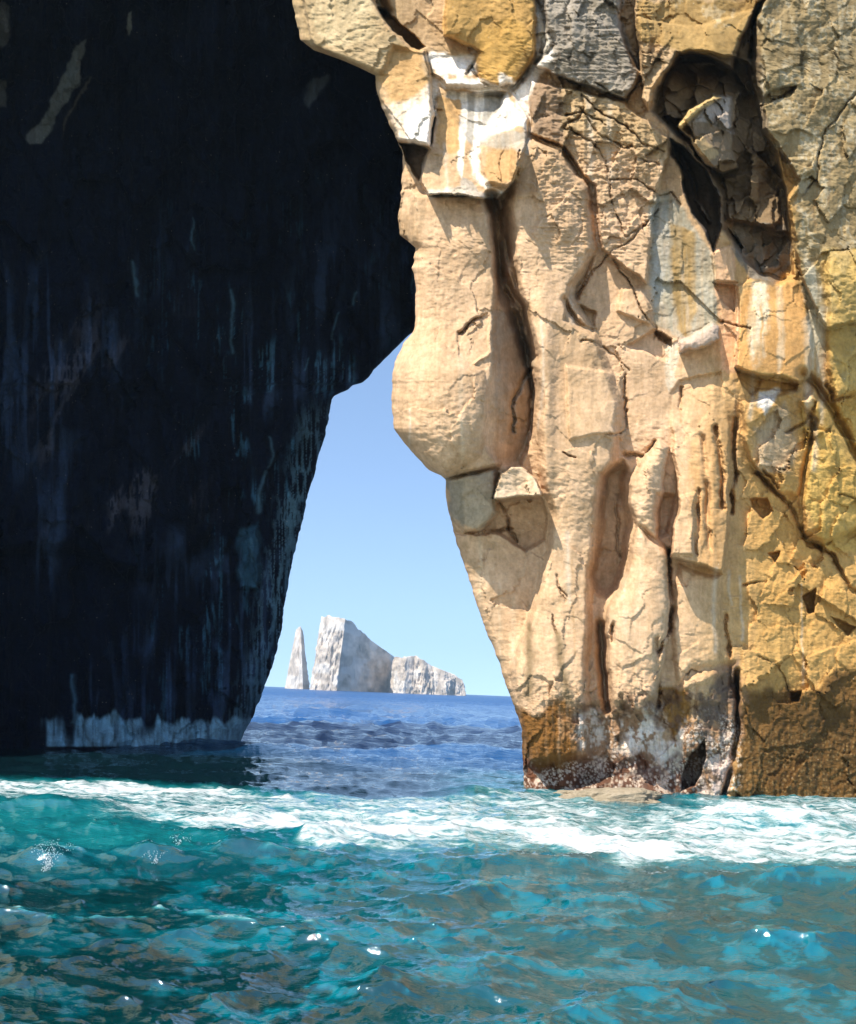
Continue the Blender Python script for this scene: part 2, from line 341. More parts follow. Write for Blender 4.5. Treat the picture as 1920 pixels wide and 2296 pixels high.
rl.cut([(1010, 1185), (1040, 1196), (1110, 1194), (1150, 1186)], .5, 5); rl.cut([(1120, 1130), (1134, 1150), (1140, 1190), (1160, 1215)], .5, 5)
P([(1121, 1061), (1144, 1046), (1170, 1046), (1204, 1076), (1216, 1112), (1151, 1116), (1106, 1122)], (.60, .47, .33), .9, 4, 3)
S([(893, 318), (930, 322), (962, 336), (957, 352), (940, 405), (912, 362)], -1.3, 5); P([(893, 318), (930, 322), (962, 336), (957, 352), (940, 400), (912, 362)], (.28, .23, .18), .9, 4, 3)  # grey-brown paint deepens the shade under the slab
# cleft between columns
rl.cut([(1106, 440), (1112, 480), (1120, 560), (1126, 620), (1150, 668), (1166, 690), (1182, 760), (1192, 800)], 1.7, 13, 1.4)
rl.cut([(1126, 450), (1134, 540), (1144, 600), (1160, 640)], .7, 8)
# central column K
S([(1145, 330), (1190, 300), (1258, 330), (1320, 420), (1340, 560), (1290, 660), (1345, 760), (1395, 900), (1385, 1040), (1350, 1090), (1335, 1250), (1320, 1500), (1330, 1700), (1180, 1720), (1140, 1500), (1210, 1300), (1235, 1160), (1205, 1060), (1206, 900), (1180, 740), (1150, 600), (1135, 460)], .95, 22, dome=.6, dr=70)
rl.bump(1218, 900, 26, 260, .35, 0, 1.4)
S([(1340, 560), (1270, 640), (1262, 720), (1330, 760), (1340, 700), (1300, 680)], -.45, 8)
rl.cut([(1265, 670), (1290, 720), (1330, 745)], .5, 8)
S([(1268, 815), (1395, 840), (1402, 960), (1400, 990), (1345, 975), (1275, 990)], .22, 8)
rl.cut([(1402, 840), (1402, 965), (1392, 975), (1355, 972)], .35, 4)
rl.cut([(1403, 1020), (1450, 1022), (1470, 990)], .55, 6)
S([(1345, 1060), (1398, 1032), (1412, 1048), (1406, 1100), (1420, 1170), (1412, 1250), (1392, 1320), (1362, 1345), (1330, 1330), (1318, 1290), (1338, 1180)], -1.5, 26)
rl.cut([(1384, 1110), (1386, 1230), (1392, 1250)], .4, 4)
rl.bump(1395, 1140, 14, 30, .5)
# lobes right of the groove
S([(1480, 985), (1430, 1035), (1408, 1085), (1405, 1125), (1424, 1175), (1412, 1255), (1393, 1315), (1363, 1360), (1357, 1400), (1362, 1480), (1370, 1600), (1470, 1600), (1500, 1420), (1504, 1340), (1498, 1235), (1475, 1205), (1490, 1100), (1500, 1000)], .9, 10, dome=.8, dr=45)
rl.cut([(1435, 1182), (1470, 1215), (1500, 1240)], .6, 8); S([(1470, 1100), (1520, 1110), (1500, 1200), (1475, 1210), (1465, 1160)], -.7, 14)
rl.cut([(1498, 1240), (1502, 1340), (1504, 1410), (1480, 1460)], .8, 6)
rl.cut([(1345, 1400), (1350, 1470), (1356, 1560), (1362, 1590)], 1.4, 9); rl.cut([(1376, 1400), (1372, 1440)], .5, 7)
# fluted middle columns
S([(1500, 880), (1525, 850), (1620, 830), (1640, 960), (1636, 1200), (1622, 1290), (1580, 1270), (1500, 1250), (1504, 1210), (1520, 1115), (1505, 980)], .75, 9, gy=.45)
S([(1525, 1112), (1560, 1106), (1556, 1245), (1500, 1243), (1504, 1208)], .5, 6)
rl.cut([(1527, 870), (1527, 920)], .3, 4); rl.cut([(1568, 1100), (1562, 1240)], .4, 5); rl.cut([(1605, 960), (1620, 1060), (1618, 1140)], .6, 7); rl.cut([(1648, 940), (1646, 1060), (1640, 1150)], .7, 6)
rl.cut([(1575, 980), (1585, 1080), (1590, 1230)], .35, 8)
S([(1520, 1262), (1560, 1280), (1620, 1290), (1618, 1580), (1520, 1580), (1505, 1400)], .25, 14, dome=.3, dr=50)
rl.cut([(1625, 1380), (1636, 1500), (1642, 1560)], .6, 7)
# slanted rock and pockets
S([(1520, 768), (1572, 738), (1599, 719), (1614, 734), (1614, 764), (1576, 779), (1546, 783), (1523, 790)], .8, 4, dome=.3, dr=20)
S([(1400, 775), (1466, 735), (1502, 765), (1500, 812), (1440, 792)], -.45, 8)
S([(1467, 735), (1484, 744), (1505, 762), (1505, 778), (1484, 765), (1470, 752)], -.8, 4)
S([(1380, 700), (1466, 735), (1466, 700), (1440, 640), (1390, 650)], .3, 10)
S([(1595, 570), (1640, 545), (1655, 632), (1600, 630)], .6, 5); S([(1599, 632), (1649, 636), (1647, 702), (1621, 680)], -.5, 4)
S([(1650, 640), (1700, 615), (1800, 630), (1822, 740), (1815, 850), (1790, 862), (1749, 848), (1708, 843), (1648, 824), (1655, 700)], .85, 8, gy=.35)
S([(1648, 826), (1708, 845), (1790, 864), (1783, 880), (1749, 876), (1704, 872), (1685, 888), (1666, 864)], -.6, 5)
# right-hand blocks
S([(1790, 900), (1824, 870), (1870, 940), (1925, 1040), (2000, 1100), (2000, 1200), (1920, 1190), (1850, 1222), (1800, 1195), (1798, 1120), (1815, 1000), (1825, 940)], .7, 12, dome=.5, dr=60)
S([(1660, 900), (1800, 870), (1820, 940), (1815, 1000), (1790, 1120), (1740, 1100), (1690, 1050), (1665, 990)], .45, 12, dome=.3, dr=30)
rl.cut([(1800, 840), (1824, 860), (1869, 926), (1918, 1027), (1960, 1080)], 1.1, 11)
rl.cut([(1765, 970), (1800, 950), (1818, 930), (1828, 900)], .5, 5); rl.cut([(1820, 950), (1812, 1040)], .3, 4)
rl.cut([(1696, 1058), (1749, 1110), (1779, 1144), (1805, 1204), (1862, 1242), (1900, 1310), (1930, 1340)], .75, 7)
rl.cut([(1712, 1055), (1745, 1090)], .5, 5)
S([(1680, 1117), (1720, 1117), (1734, 1148), (1712, 1168), (1692, 1144)], -1.0, 5)
S([(1798, 1336), (1832, 1320), (1826, 1376), (1812, 1378)], -1.3, 5)
S([(1862, 1378), (1920, 1405), (1900, 1425), (1880, 1405)], -1.0, 5)
S([(1800, 1206), (1850, 1226), (1845, 1234), (1810, 1228)], -.7, 3); S([(1720, 1240), (1750, 1235), (1738, 1262)], -.7, 4)
rl.cut([(1665, 1310), (1720, 1300)], .3, 3); rl.cut([(1930, 880), (1870, 900), (1855, 860)], .7, 6)
S([(1855, 560), (1990, 560), (1990, 880), (1870, 900), (1850, 800)], .35, 14, dome=.5, dr=80)
# hanging block + slabs up left
S([(940, 375), (968, 320), (975, 250), (985, 200), (1000, 196), (1150, 204), (1185, 265), (1180, 330), (1155, 400), (1130, 430), (1120, 447), (1085, 447), (1040, 437), (962, 438), (945, 410)], 1.15, 5, gy=.8)
S([(1000, 200), (1140, 206), (1095, 300), (1062, 330), (1040, 300), (1005, 250)], -.5, 14, gx=-.4)
S([(1095, 303), (1178, 268), (1186, 300), (1176, 380), (1140, 420), (1090, 410), (1070, 340)], .35, 10, dome=.25, dr=30)
rl.cut([(966, 300), (975, 260), (985, 245)], .5, 5); rl.cut([(1160, 395), (1166, 340)], .4, 4)
S([(640, -200), (840, -200), (845, 10), (870, 60), (905, 90), (925, 110), (955, 110), (968, 190), (975, 250), (965, 334), (930, 322), (890, 318), (830, 215), (830, 170), (700, 100)], 1.35, 6)
S([(850, 170), (880, 100), (925, 110), (955, 110), (968, 190), (975, 250), (965, 334), (930, 322), (890, 318), (846, 215)], .25, 14, gy=.5, gx=.3)
S([(841, 11), (863, 20), (901, 56), (931, 79), (954, 102), (939, 111), (920, 107), (901, 82), (878, 74), (855, 41)], -1.5, 5)
rl.cut([(845, -80), (850, 0), (868, 30)], 1.2, 10)
S([(1006, -200), (1194, -200), (1202, 56), (1198, 124), (1157, 188), (1123, 196), (1074, 184), (1059, 150), (1070, 117), (995, 79), (995, 38)], .7, 8, gy=-.25, dome=.25, dr=40)
S([(955, 125), (1062, 120), (1062, 165), (1100, 196), (1000, 196), (985, 180), (960, 165)], .25, 10, gy=.9)
rl.cut([(1046, 165), (1058, 150), (1075, 120)], .35, 4); rl.cut([(1200, 0), (1216, 40), (1245, 100), (1190, 150), (1150, 200)], .4, 8)
# cracked grey block and layered zone
S([(1200, -200), (1385, -200), (1390, 60), (1430, 150), (1437, 170), (1400, 225), (1340, 203), (1260, 172), (1200, 150), (1225, 90)], .8, 7, dome=.2, dr=30)
S([(1385, -200), (1425, -200), (1428, 60), (1442, 165), (1420, 150), (1392, 80)], -1.2, 6)
S([(1190, 180), (1300, 200), (1400, 230), (1500, 310), (1500, 350), (1470, 470), (1450, 640), (1350, 560), (1330, 420), (1262, 330), (1187, 298)], .75, 7)
S([(1187, 300), (1258, 335), (1256, 350), (1225, 330), (1188, 316)], -.4, 5)
CK = [[(1260, 286), (1305, 301), (1343, 335), (1361, 361), (1369, 433), (1377, 470), (1403, 530), (1448, 504), (1475, 470)],
      [(1260, 169), (1301, 188), (1309, 241), (1297, 271), (1262, 284)], [(1331, 184), (1384, 222), (1403, 229), (1437, 173)],
      [(1305, 211), (1354, 256), (1410, 286), (1441, 324), (1486, 339)], [(1433, 354), (1478, 372)], [(1369, 403), (1425, 403), (1478, 436)],
      [(1448, 504), (1407, 546), (1373, 564), (1328, 609), (1294, 670)], [(1377, 583), (1410, 632), (1441, 700), (1471, 737), (1467, 760)],
      [(1472, 440), (1508, 430), (1530, 460)], [(1300, 240), (1340, 300), (1400, 330), (1450, 330)], [(1267, 262), (1300, 250), (1360, 280)],
      [(1620, 720), (1680, 740)], [(1300, 760), (1340, 770), (1380, 800), (1410, 830)], 
      [(1700, 240), (1760, 215), (1785, 195)], [(1838, 345), (1850, 300), (1870, 270), (1920, 210)], [(1840, 340), (1830, 400), (1800, 440)],
      [(1260, 1320), (1275, 1340)], [(1262, 1016), (1275, 1024), (1290, 1025)], [(1250, 1290), (1262, 1330), (1270, 1350)],
      [(1880, 1110), (1920, 1118)], [(1790, 1440), (1800, 1480), (1812, 1500)], [(1540, 1510), (1552, 1500), (1570, 1505)],
      [(1700, 1470), (1740, 1490), (1760, 1520), (1770, 1560)], [(1240, 1380), (1250, 1420)]]
for q in CK: rl.cut(q, .22, 2.8); rl.stain(q, CR, 1.5, .35)
# deep cleft and shaded recess; shade and lit ledges also worked into rock colour
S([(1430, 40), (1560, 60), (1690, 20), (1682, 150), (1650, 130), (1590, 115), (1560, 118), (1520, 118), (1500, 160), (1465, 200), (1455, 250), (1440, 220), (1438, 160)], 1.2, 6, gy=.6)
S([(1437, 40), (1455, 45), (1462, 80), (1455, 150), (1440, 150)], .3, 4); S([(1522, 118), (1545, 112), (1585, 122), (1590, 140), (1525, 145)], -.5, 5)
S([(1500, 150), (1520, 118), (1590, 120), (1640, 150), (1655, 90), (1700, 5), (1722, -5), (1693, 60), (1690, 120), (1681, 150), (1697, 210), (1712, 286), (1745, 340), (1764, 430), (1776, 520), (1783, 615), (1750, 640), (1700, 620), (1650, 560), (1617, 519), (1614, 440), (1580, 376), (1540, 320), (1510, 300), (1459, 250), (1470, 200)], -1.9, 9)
P([(1470, 200), (1520, 118), (1640, 130), (1690, 20), (1708, 233), (1764, 430), (1775, 600), (1730, 640), (1680, 620), (1640, 540), (1600, 500), (1580, 376), (1510, 300), (1459, 250)], (.17, .13, .085), .85, 10)  # greyer rock, darkened further to deepen the overhang's shade
P([(1501, 312), (1531, 327), (1580, 376), (1614, 440), (1617, 519), (1602, 572), (1553, 478), (1523, 376)], (.06, .05, .045), .9, 6)  # near-black paint adds to the shade inside the cleft
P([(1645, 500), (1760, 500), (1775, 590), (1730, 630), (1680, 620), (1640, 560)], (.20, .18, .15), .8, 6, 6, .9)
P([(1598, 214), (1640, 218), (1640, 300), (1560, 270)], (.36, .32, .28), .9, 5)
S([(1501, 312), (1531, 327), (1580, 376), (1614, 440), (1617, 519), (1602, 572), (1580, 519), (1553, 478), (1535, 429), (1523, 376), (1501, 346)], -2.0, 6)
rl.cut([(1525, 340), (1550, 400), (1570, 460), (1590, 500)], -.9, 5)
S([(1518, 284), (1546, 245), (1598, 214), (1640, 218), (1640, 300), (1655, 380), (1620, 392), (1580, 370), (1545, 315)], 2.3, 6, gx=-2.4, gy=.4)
P([(1518, 284), (1546, 245), (1598, 214), (1615, 218), (1570, 245), (1531, 290)], (.52, .38, .17), 1, 4, 3)  # sunlit tone painted on the crescent ridge
P([(1545, 315), (1570, 300), (1610, 345), (1590, 365)], (.44, .32, .16), .9, 5)
S([(1518, 284), (1546, 245), (1598, 214), (1624, 218), (1598, 230), (1561, 256), (1531, 286)], .6, 4)
S([(1622, 400), (1700, 380), (1745, 430), (1750, 500), (1720, 512), (1630, 490)], .6, 8, gy=.5)
S([(1700, -200), (2000, -200), (2000, 700), (1850, 740), (1800, 640), (1783, 560), (1764, 444), (1790, 406), (1760, 354), (1712, 286), (1708, 233), (1684, 150), (1695, 49)], 1.0, 9)
S([(1708, 286), (1750, 340), (1765, 440), (1740, 400), (1712, 340)], .5, 12)
S([(1705, 222), (1730, 200), (1787, 190), (1776, 215), (1740, 228), (1708, 234)], -.5, 5); S([(1765, 352), (1830, 350), (1829, 380), (1800, 398), (1785, 400)], .35, 6)
rl.cut([(1700, 60), (1690, 140), (1700, 220)], .8, 9)
# tide band features
S([(1581, 1655), (1584, 1704), (1558, 1760), (1525, 1775), (1527, 1740), (1550, 1690)], -2.2, 6)
rl.cut([(1653, 1505), (1654, 1560), (1652, 1640), (1640, 1720), (1620, 1790)], 1.6, 8)
rl.cut([(1500, 1560), (1560, 1500), (1640, 1490)], .3, 10)
S([(1290, 1580), (1480, 1560), (1640, 1500), (1640, 1800), (1290, 1800)], -.35, 18)
S([(1250, 1800), (1290, 1765), (1370, 1742), (1450, 1755), (1540, 1785), (1560, 1850), (1250, 1850)], 1.6, 14)
S([(1770, 1550), (1800, 1548), (1795, 1575), (1775, 1575)], -1.0, 5); rl.bump(1430, 1590, 24, 22, .6)
rl.cut([(1390, 1560), (1400, 1590)], .4, 7); rl.cut([(1475, 1430), (1478, 1580)], .4, 7)
# natural roughness
blk = smooth((X-1600)/100)*smooth((Y-820)/80) + smooth((X-1640)/60)*.5*smooth((700-Y)/100) + smooth((X-1180)/40)*smooth((560-Y)/60)*smooth((1530-X)/40)*.7 + smooth((Y-1440)/140)*.7
blk = np.clip(blk, 0, 1)*(1-.4*smooth((X-1620)/60)*smooth((Y-700)/80))
wx, wy = X + 13*fbm(X/40, Y/40, 61, 4) + .35*Y, Y + 13*fbm(X/40, Y/40, 62, 4) - .25*X
f1, f2, ch, tl = worley(wx/62, wy/80, 63)
rl.h += (.55*ch + .9*tl)*(.10+blk*.8) - .10*blk*np.exp(-((f2-f1)/.04)**2)*smooth((vnoise(X/50, Y/50, 64)-.6)/.2)
f1, f2, ch, tl = worley((X+20*rl.n1)/150+3, (Y+20*rl.n1)/190, 69); rl.h += (1.0*ch+1.1*tl)*smooth((X-1640)/60)*smooth((Y-860)/60)*smooth((1700-Y)/100) + .35*tl
f1, f2, ch, tl = worley(wx/24+9, wy/30, 65)
rl.h += (.10*ch + .20*tl)*(.05+blk*.85) 
rec = smooth(sdf([(1500, 150), (1520, 118), (1590, 120), (1640, 150), (1655, 90), (1700, 5), (1693, 60), (1681, 150), (1712, 286), (1745, 340), (1764, 430), (1776, 520), (1783, 615), (1700, 620), (1617, 519), (1614, 440), (1580, 376), (1510, 300), (1459, 250)], X, Y)/20)
f1, f2, ch, tl = worley((X+14*rl.n1)/70+5, (Y+14*rl.n1)/85, 67); rl.h += rec*(1.7*ch + 2.2*tl)
f1, f2, ch, tl = worley((X+10*rl.n1)/30+5, (Y+10*rl.n1)/38, 68); rl.h += rec*(.4*ch + .7*tl)
rl.h += .022*ridged(X/17, Y/6.5, 79, 3)*smooth((vnoise(X/70, Y/60, 80)-.45)/.2) + .035*ridged(X/9, Y/9, 83, 4)*(.15+blk)
rl.h += .05*fbm(X/60, Y/75, 71, 5, .5) + .035*fbm(X/14, Y/9, 72, 3)*vnoise(X/90, Y/90, 73)*2
rl.h += .10*ridged(X/34, Y/150, 74, 3)*(.15+blk)
if 0: dg = 1-np.abs(fbm((X+.55*Y)/46, (Y-.3*X)/120, 77, 4))
rl.h += .10*ridged(X/12, Y/22, 75, 4)*smooth((Y-1500)/60) + .07*ridged(X/26, Y/8, 76, 3)*smooth((X-1180)/60)*smooth((1500-X)/60)*smooth((640-Y)/90)
# lip rounding
RR = np.interp(rows, [-1500, 400, 740, 860, 1000, 1060, 1200, 1850], [40, 40, 40, 120, 110, 40, 50, 40])[:, None]
q = np.clip(s[None, :]/RR, 0, 1)
hr = -(RR*.0195*1.1)*(1-np.sqrt(np.maximum(0, 1-(1-q)**2)))
base = 39.2 + .009*np.clip(X-1600, 0, 2000) + .9*smooth((Y-1300)/600)*0
Yd = base - rl.h - hr + np.clip(-900-Y, 0, 900)/900*9 + np.clip(X-2300, 0, 3000)*.012
# return into the passage
nt = 26; t = np.linspace(1, 1/nt, nt)
rpx = L[:, None] + (70*t[None, :]**1.3); rpy = np.repeat(rows[:, None], nt, 1)
rY = Yd[:, :1] + 24*t[None, :]**1.2
rY = rY + .5*fbm(rpy/60, rY/1.5, 81, 4)*t[None, :]
PXa = np.concatenate([rpx, X], 1); PYa = np.concatenate([rpy, Y], 1); Ya = np.concatenate([rY, Yd], 1)
xw, yw, zw = at(PXa, PYa, Ya)
V = np.stack([xw, yw, zw], -1).reshape(-1, 3)
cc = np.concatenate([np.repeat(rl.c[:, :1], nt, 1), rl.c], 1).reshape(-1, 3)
fine = .16*fbm(X/5, Y/7, 85, 4, .6) + .14*ridged(X/8, Y/70, 86, 3)*vnoise(X/60, Y/120, 87) + .14*fbm(X/70, Y/50, 88, 3)
fine = np.concatenate([np.zeros((len(rows), nt)), fine], 1).reshape(-1, 1)
cc = cc*np.array([.86, .77, .66])*(1+fine*np.array([1, 1.15, 1.5])); cc = np.clip(cc*(1+.10*np.concatenate([np.zeros((len(rows), nt)), rl.n1], 1).reshape(-1, 1)), 0.005, .92)
rug = np.clip(.07+.6*blk+.5*smooth((Y-1500)/80), .15, 1.1); rug = np.concatenate([np.ones((len(rows), nt)), rug], 1).reshape(-1)
Q = grid_quads(*PXa.shape)
fx = PXa.reshape(-1)[Q].mean(1); fy = PYa.reshape(-1)[Q].mean(1); front = Ya.reshape(-1)[Q].mean(1) < 46
cl = bpy.data.objects.new('sunlit_cliff', None); C.objects.link(cl); cl.location = (4, 39, 0)
tag(cl, 'tall sunlit tan cliff with cracks, white bird stains and a brown foot', 'cliff')
PARTS = [('bulge', [(860, 840), (905, 790), (1062, 815), (1100, 800), (1086, 900), (1080, 1000), (1114, 1048), (1000, 1074), (860, 1010)], 'rounded overhanging rock bulge above the grey block'),
         ('hanging_block', [(940, 375), (968, 320), (975, 250), (985, 200), (1000, 196), (1150, 204), (1185, 265), (1180, 330), (1155, 400), (1130, 430), (1120, 450), (1085, 450), (1040, 440), (962, 441), (945, 410)], 'jutting block streaked with white bird droppings'),
         ('wedged_block', [(1000, 1074), (1114, 1048), (1144, 1046), (1170, 1046), (1204, 1076), (1212, 1112), (1151, 1116), (1106, 1123), (1114, 1151), (1076, 1188), (1035, 1192), (1000, 1160)], 'grey and cream block wedged below the bulge'),
         ('shaded_cleft', [(1501, 312), (1531, 327), (1580, 376), (1614, 440), (1617, 519), (1602, 572), (1580, 519), (1553, 478), (1535, 429), (1523, 376), (1501, 346)], 'deep black cleft in the rock'),
         ('lip_slab', [(600, -200), (840, -200), (845, 10), (870, 60), (905, 90), (925, 110), (955, 110), (968, 190), (975, 250), (965, 334), (930, 322), (890, 318), (800, 215), (600, 170)], 'pale slab forming the lip of the arch'),
         ('tide_band', [(1100, 1600), (1200, 1595), (1265, 1560), (1480, 1550), (1655, 1500), (1660, 1580), (1800, 1540), (1870, 1500), (5000, 1500), (5000, 1900), (1100, 1900)], 'brown and silvery tide stained foot of the cliff'),
         ]
own = np.full(len(Q), -1)
for i, (nm, pts, lb) in enumerate(PARTS):
    d = sdf(pts, fx, fy); own[(d > 0) & front & (own < 0)] = i
V0 = V - np.array([4, 39, 0])
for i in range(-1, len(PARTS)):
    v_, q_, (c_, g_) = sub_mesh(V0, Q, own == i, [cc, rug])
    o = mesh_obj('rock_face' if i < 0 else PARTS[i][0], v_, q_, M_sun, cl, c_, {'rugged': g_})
    if i >= 0: o['label'] = PARTS[i][2]

# chock stones: separate lumps of rock wedged in the face
def boulder(name, px, py, Y, rx, ry, rd, ang, col, seed, parent=None, box=2.6, mat=None, rg=.16):
    nu, nv = 90, 60
    u = np.linspace(0, 2*np.pi, nu, endpoint=False); v = np.linspace(-np.pi/2, np.pi/2, nv)
    U, Vv = np.meshgrid(u, v); p = 2/box
    sg = lambda a: np.sign(a)*np.abs(a)**p
    x = sg(np.cos(Vv))*sg(np.cos(U)); y = sg(np.cos(Vv))*sg(np.sin(U)); z = sg(np.sin(Vv))
    k = 1 + rg*fbm(x*2.3+seed, z*2.0+y, seed, 5, .6) + .10*fbm(y*1.7+seed, x*1.7-z, seed+3, 4)
    x, y, z = x*k*rx, y*k*rd, z*k*ry
    a = R(ang); x, z = x*math.cos(a)-z*math.sin(a), x*math.sin(a)+z*math.cos(a)
    cx, cy, cz = at(px, py, Y)
    Vt = np.stack([x, y, z], -1).reshape(-1, 3); i = np.arange(nu*nv).reshape(nv, nu); j = np.roll(i, -1, 1)
    Qd = np.stack([i[:-1], j[:-1], j[1:], i[1:]], -1).reshape(-1, 4)
    cj = np.tile(np.array(col), (len(Vt), 1))*(1+.12*fbm(Vt[:, 0]*4, Vt[:, 2]*4, seed)[:, None])
    o = mesh_obj(name, Vt, Qd, mat or M_sun, parent, np.clip(cj, .01, .9), {'rugged': np.ones(len(Vt))}); o.location = (cx, cy, cz)
    return o
o = boulder('shelf_rock', 1350, 1795, 37.0, 2.6, .55, 1.3, 3, (.30, .24, .16), 9, box=2.0, rg=.34)
tag(o, 'low barnacled shelf rock awash at the foot of the sunlit cliff', 'rock')

# ------------------------------------------------------------------ left leg + lintel front (continues the arch out of view)
rows2 = np.linspace(-1450, 1850, 200); nc = 90
Rt = np.interp(rows2, [-1450, -900, -600, -450, -300, -100, 200, 700, 1850], [960, 620, 470, 330, 130, -30, -95, -110, -120])
S2 = np.linspace(0, 1, nc)[None, :]
pxl = Rt[:, None] - S2*1900; pyl = np.repeat(rows2[:, None], nc, 1)
hl = 1.0*fbm(pxl/200, pyl/240, 91, 4) + .35*ridged(pxl/60, pyl/120, 92, 3)
Yl = 41 - hl + np.clip(-900-pyl, 0, 900)/900*9 + 1.5*np.exp(-S2*30)
t = np.linspace(1, 1/14, 14)[None, :]
Yl2 = Yl[:, :1] + 6.5*t; pxl2 = Rt[:, None] - 60*t
xa, ya, za = at(np.concatenate([pxl2, pxl], 1), np.concatenate([np.repeat(rows2[:, None], 14, 1), pyl], 1), np.concatenate([Yl2, Yl], 1))
Vl = np.stack([xa, ya, za], -1).reshape(-1, 3) - np.array([4, 39, 0])
mesh_obj('far_pillar', Vl, grid_quads(200, nc+14)[:, ::-1], M_sun, cl, np.tile(np.array([.40, .29, .17]), (len(Vl), 1)), {'rugged': np.ones(len(Vl))})

# ------------------------------------------------------------------ SHADED WALL
CON = [(-1500, 1500), (-400, 1150), (500, 1060), (690, 1000), (733, 940), (742, 929), (760, 908), (788, 881), (808, 859), (828, 839), (846, 829), (858, 815), (864, 792), (874, 780), (882, 760), (889, 747), (897, 743), (925, 740), (977, 729), (1050, 708), (1123, 688), (1190, 672), (1260, 656), (1355, 638), (1424, 629), (1497, 610), (1556, 588), (1611, 565), (1643, 547), (1665, 537), (1700, 530), (1760, 528)]
rows3 = np.concatenate([np.linspace(-1450, -40, 60), np.arange(-36, 1762, 2.4)])
Cn = np.interp(rows3, [p[0] for p in CON], [p[1] for p in CON]) + 3.0*fbm(rows3/16, rows3*0+7, 15, 4)
s3 = np.concatenate([[0, .5, 1.2, 2.2, 3.5], np.arange(6, 1200, 2.4), np.linspace(1210, 2500, 50)])
X3 = Cn[:, None] - s3[None, :]; Y3 = np.repeat(rows3[:, None], len(s3), 1)
# depth: side wall runs from the near left to the far right, the roof comes forward as it rises
wall = 58.5 - .021*np.clip(560-X3, 0, 2600)*1.0
roof = 61 - .0195*40*np.log1p(np.exp(np.clip((860-Y3)/40, -30, 100)))
edge = np.clip((X3-540)/200, 0, 1)
D3 = -np.log(np.exp(-np.clip(wall, 30, 62)/1.2) + np.exp(-np.clip(roof, 40.8, 62)/1.2))*1.2
D3 = np.maximum(D3, 40.8) + np.clip(-600-Y3, 0, 900)/900*5
D3 = D3 + .8
r3 = Relief(X3, Y3, 8)
r3.h += 1.2*fbm(X3/170+2, Y3/300, 101, 3) + .55*ridged(X3/70, Y3/260, 102, 4, .55) + .22*fbm(X3/20, Y3/60, 103, 4)
f1, f2, ch, tl = worley((X3+20*r3.n1)/90, (Y3+20*r3.n1)/170, 104); r3.h += .7*ch+.7*tl
f1, f2, ch, tl = worley((X3+14*r3.n1)/32, (Y3+14*r3.n1)/70, 105); r3.h += .25*ch+.3*tl
r3.slab([(-200, 1225), (180, 1215), (320, 1280), (480, 1180), (500, 1260), (540, 1300), (500, 1600), (400, 1660), (-200, 1660)], -1.3, 40)
r3.slab([(520, 1230), (575, 1180), (590, 1230), (580, 1330), (530, 1320)], .7, 12)
q = np.clip(s3[None, :]/70, 0, 1)
D3 = D3 - r3.h*smooth(s3[None, :]/60) + 70*.03*(1-np.sqrt(np.maximum(0, 1-(1-q)**2)))*.8
DK = np.array([.0022, .005, .014])  # blue-black base carries the wall's shade in the colour
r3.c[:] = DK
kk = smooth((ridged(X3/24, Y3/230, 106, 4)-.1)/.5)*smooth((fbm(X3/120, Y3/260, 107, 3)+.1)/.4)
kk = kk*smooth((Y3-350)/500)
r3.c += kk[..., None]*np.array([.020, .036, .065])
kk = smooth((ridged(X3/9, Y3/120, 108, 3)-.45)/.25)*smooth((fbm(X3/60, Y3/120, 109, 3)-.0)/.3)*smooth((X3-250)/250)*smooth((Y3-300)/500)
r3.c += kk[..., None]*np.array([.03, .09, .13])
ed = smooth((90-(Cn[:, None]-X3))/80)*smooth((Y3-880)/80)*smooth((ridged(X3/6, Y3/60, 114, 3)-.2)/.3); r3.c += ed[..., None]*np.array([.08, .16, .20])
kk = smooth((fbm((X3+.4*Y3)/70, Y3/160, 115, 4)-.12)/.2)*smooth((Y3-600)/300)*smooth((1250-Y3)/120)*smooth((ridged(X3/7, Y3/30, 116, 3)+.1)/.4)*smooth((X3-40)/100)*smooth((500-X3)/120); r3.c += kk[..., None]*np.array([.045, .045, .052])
r3.paint([(60, 310), (110, 240), (165, 105), (192, 88), (178, 190), (140, 240), (92, 322), (68, 325)], (.11, .12, .11), 1, 5, 6)
r3.paint([(290, 30), (299, 25), (300, 60), (292, 76), (286, 60)], (.14, .15, .13), 1, 3, 3)
r3.paint([(-60, 0), (20, 10), (24, 80), (10, 110), (-60, 60)], (.10, .10, .09), .8, 8, 6)
r3.paint([(-60, 170), (10, 180), (14, 240), (-60, 230)], (.10, .10, .09), .8, 8, 6)
r3.paint([(140, 280), (190, 185), (205, 175), (160, 250), (142, 310)], (.13, .12, .10), .6, 4, 4)
r3.paint([(680, 220), (700, 180), (740, 172), (720, 200), (690, 240)], (.06, .075, .09), .8, 8, 6)
for pts, w in (([(800, 650), (796, 680)], 3), ([(758, 700), (748, 740), (742, 760)], 2.4), ([(690, 800), (686, 830)], 2.4), ([(430, 490), (434, 560)], 2.5), ([(300, 590), (312, 660)], 5), ([(520, 650), (520, 790)], 4),
               ([(605, 980), (612, 1020), (600, 1050)], 3), ([(595, 1060), (585, 1100), (582, 1150)], 5), ([(560, 1200), (570, 1260)], 4), ([(668, 1120), (650, 1240), (640, 1330)], 4), ([(650, 1150), (632, 1290)], 2.5),
               ([(620, 1340), (606, 1440), (575, 1540), (552, 1640)], 4), ([(582, 1480), (560, 1560), (548, 1640)], 2.5), ([(164, 1515), (166, 1620)], 5), ([(535, 1560), (530, 1640)], 3)):
    r3.stain(pts, (.07, .15, .20), w*.9, .6)
r3.paint([(536, 1190), (580, 1170), (585, 1270), (575, 1330), (530, 1300)], (.035, .10, .15), .7, 14, 10, .5)
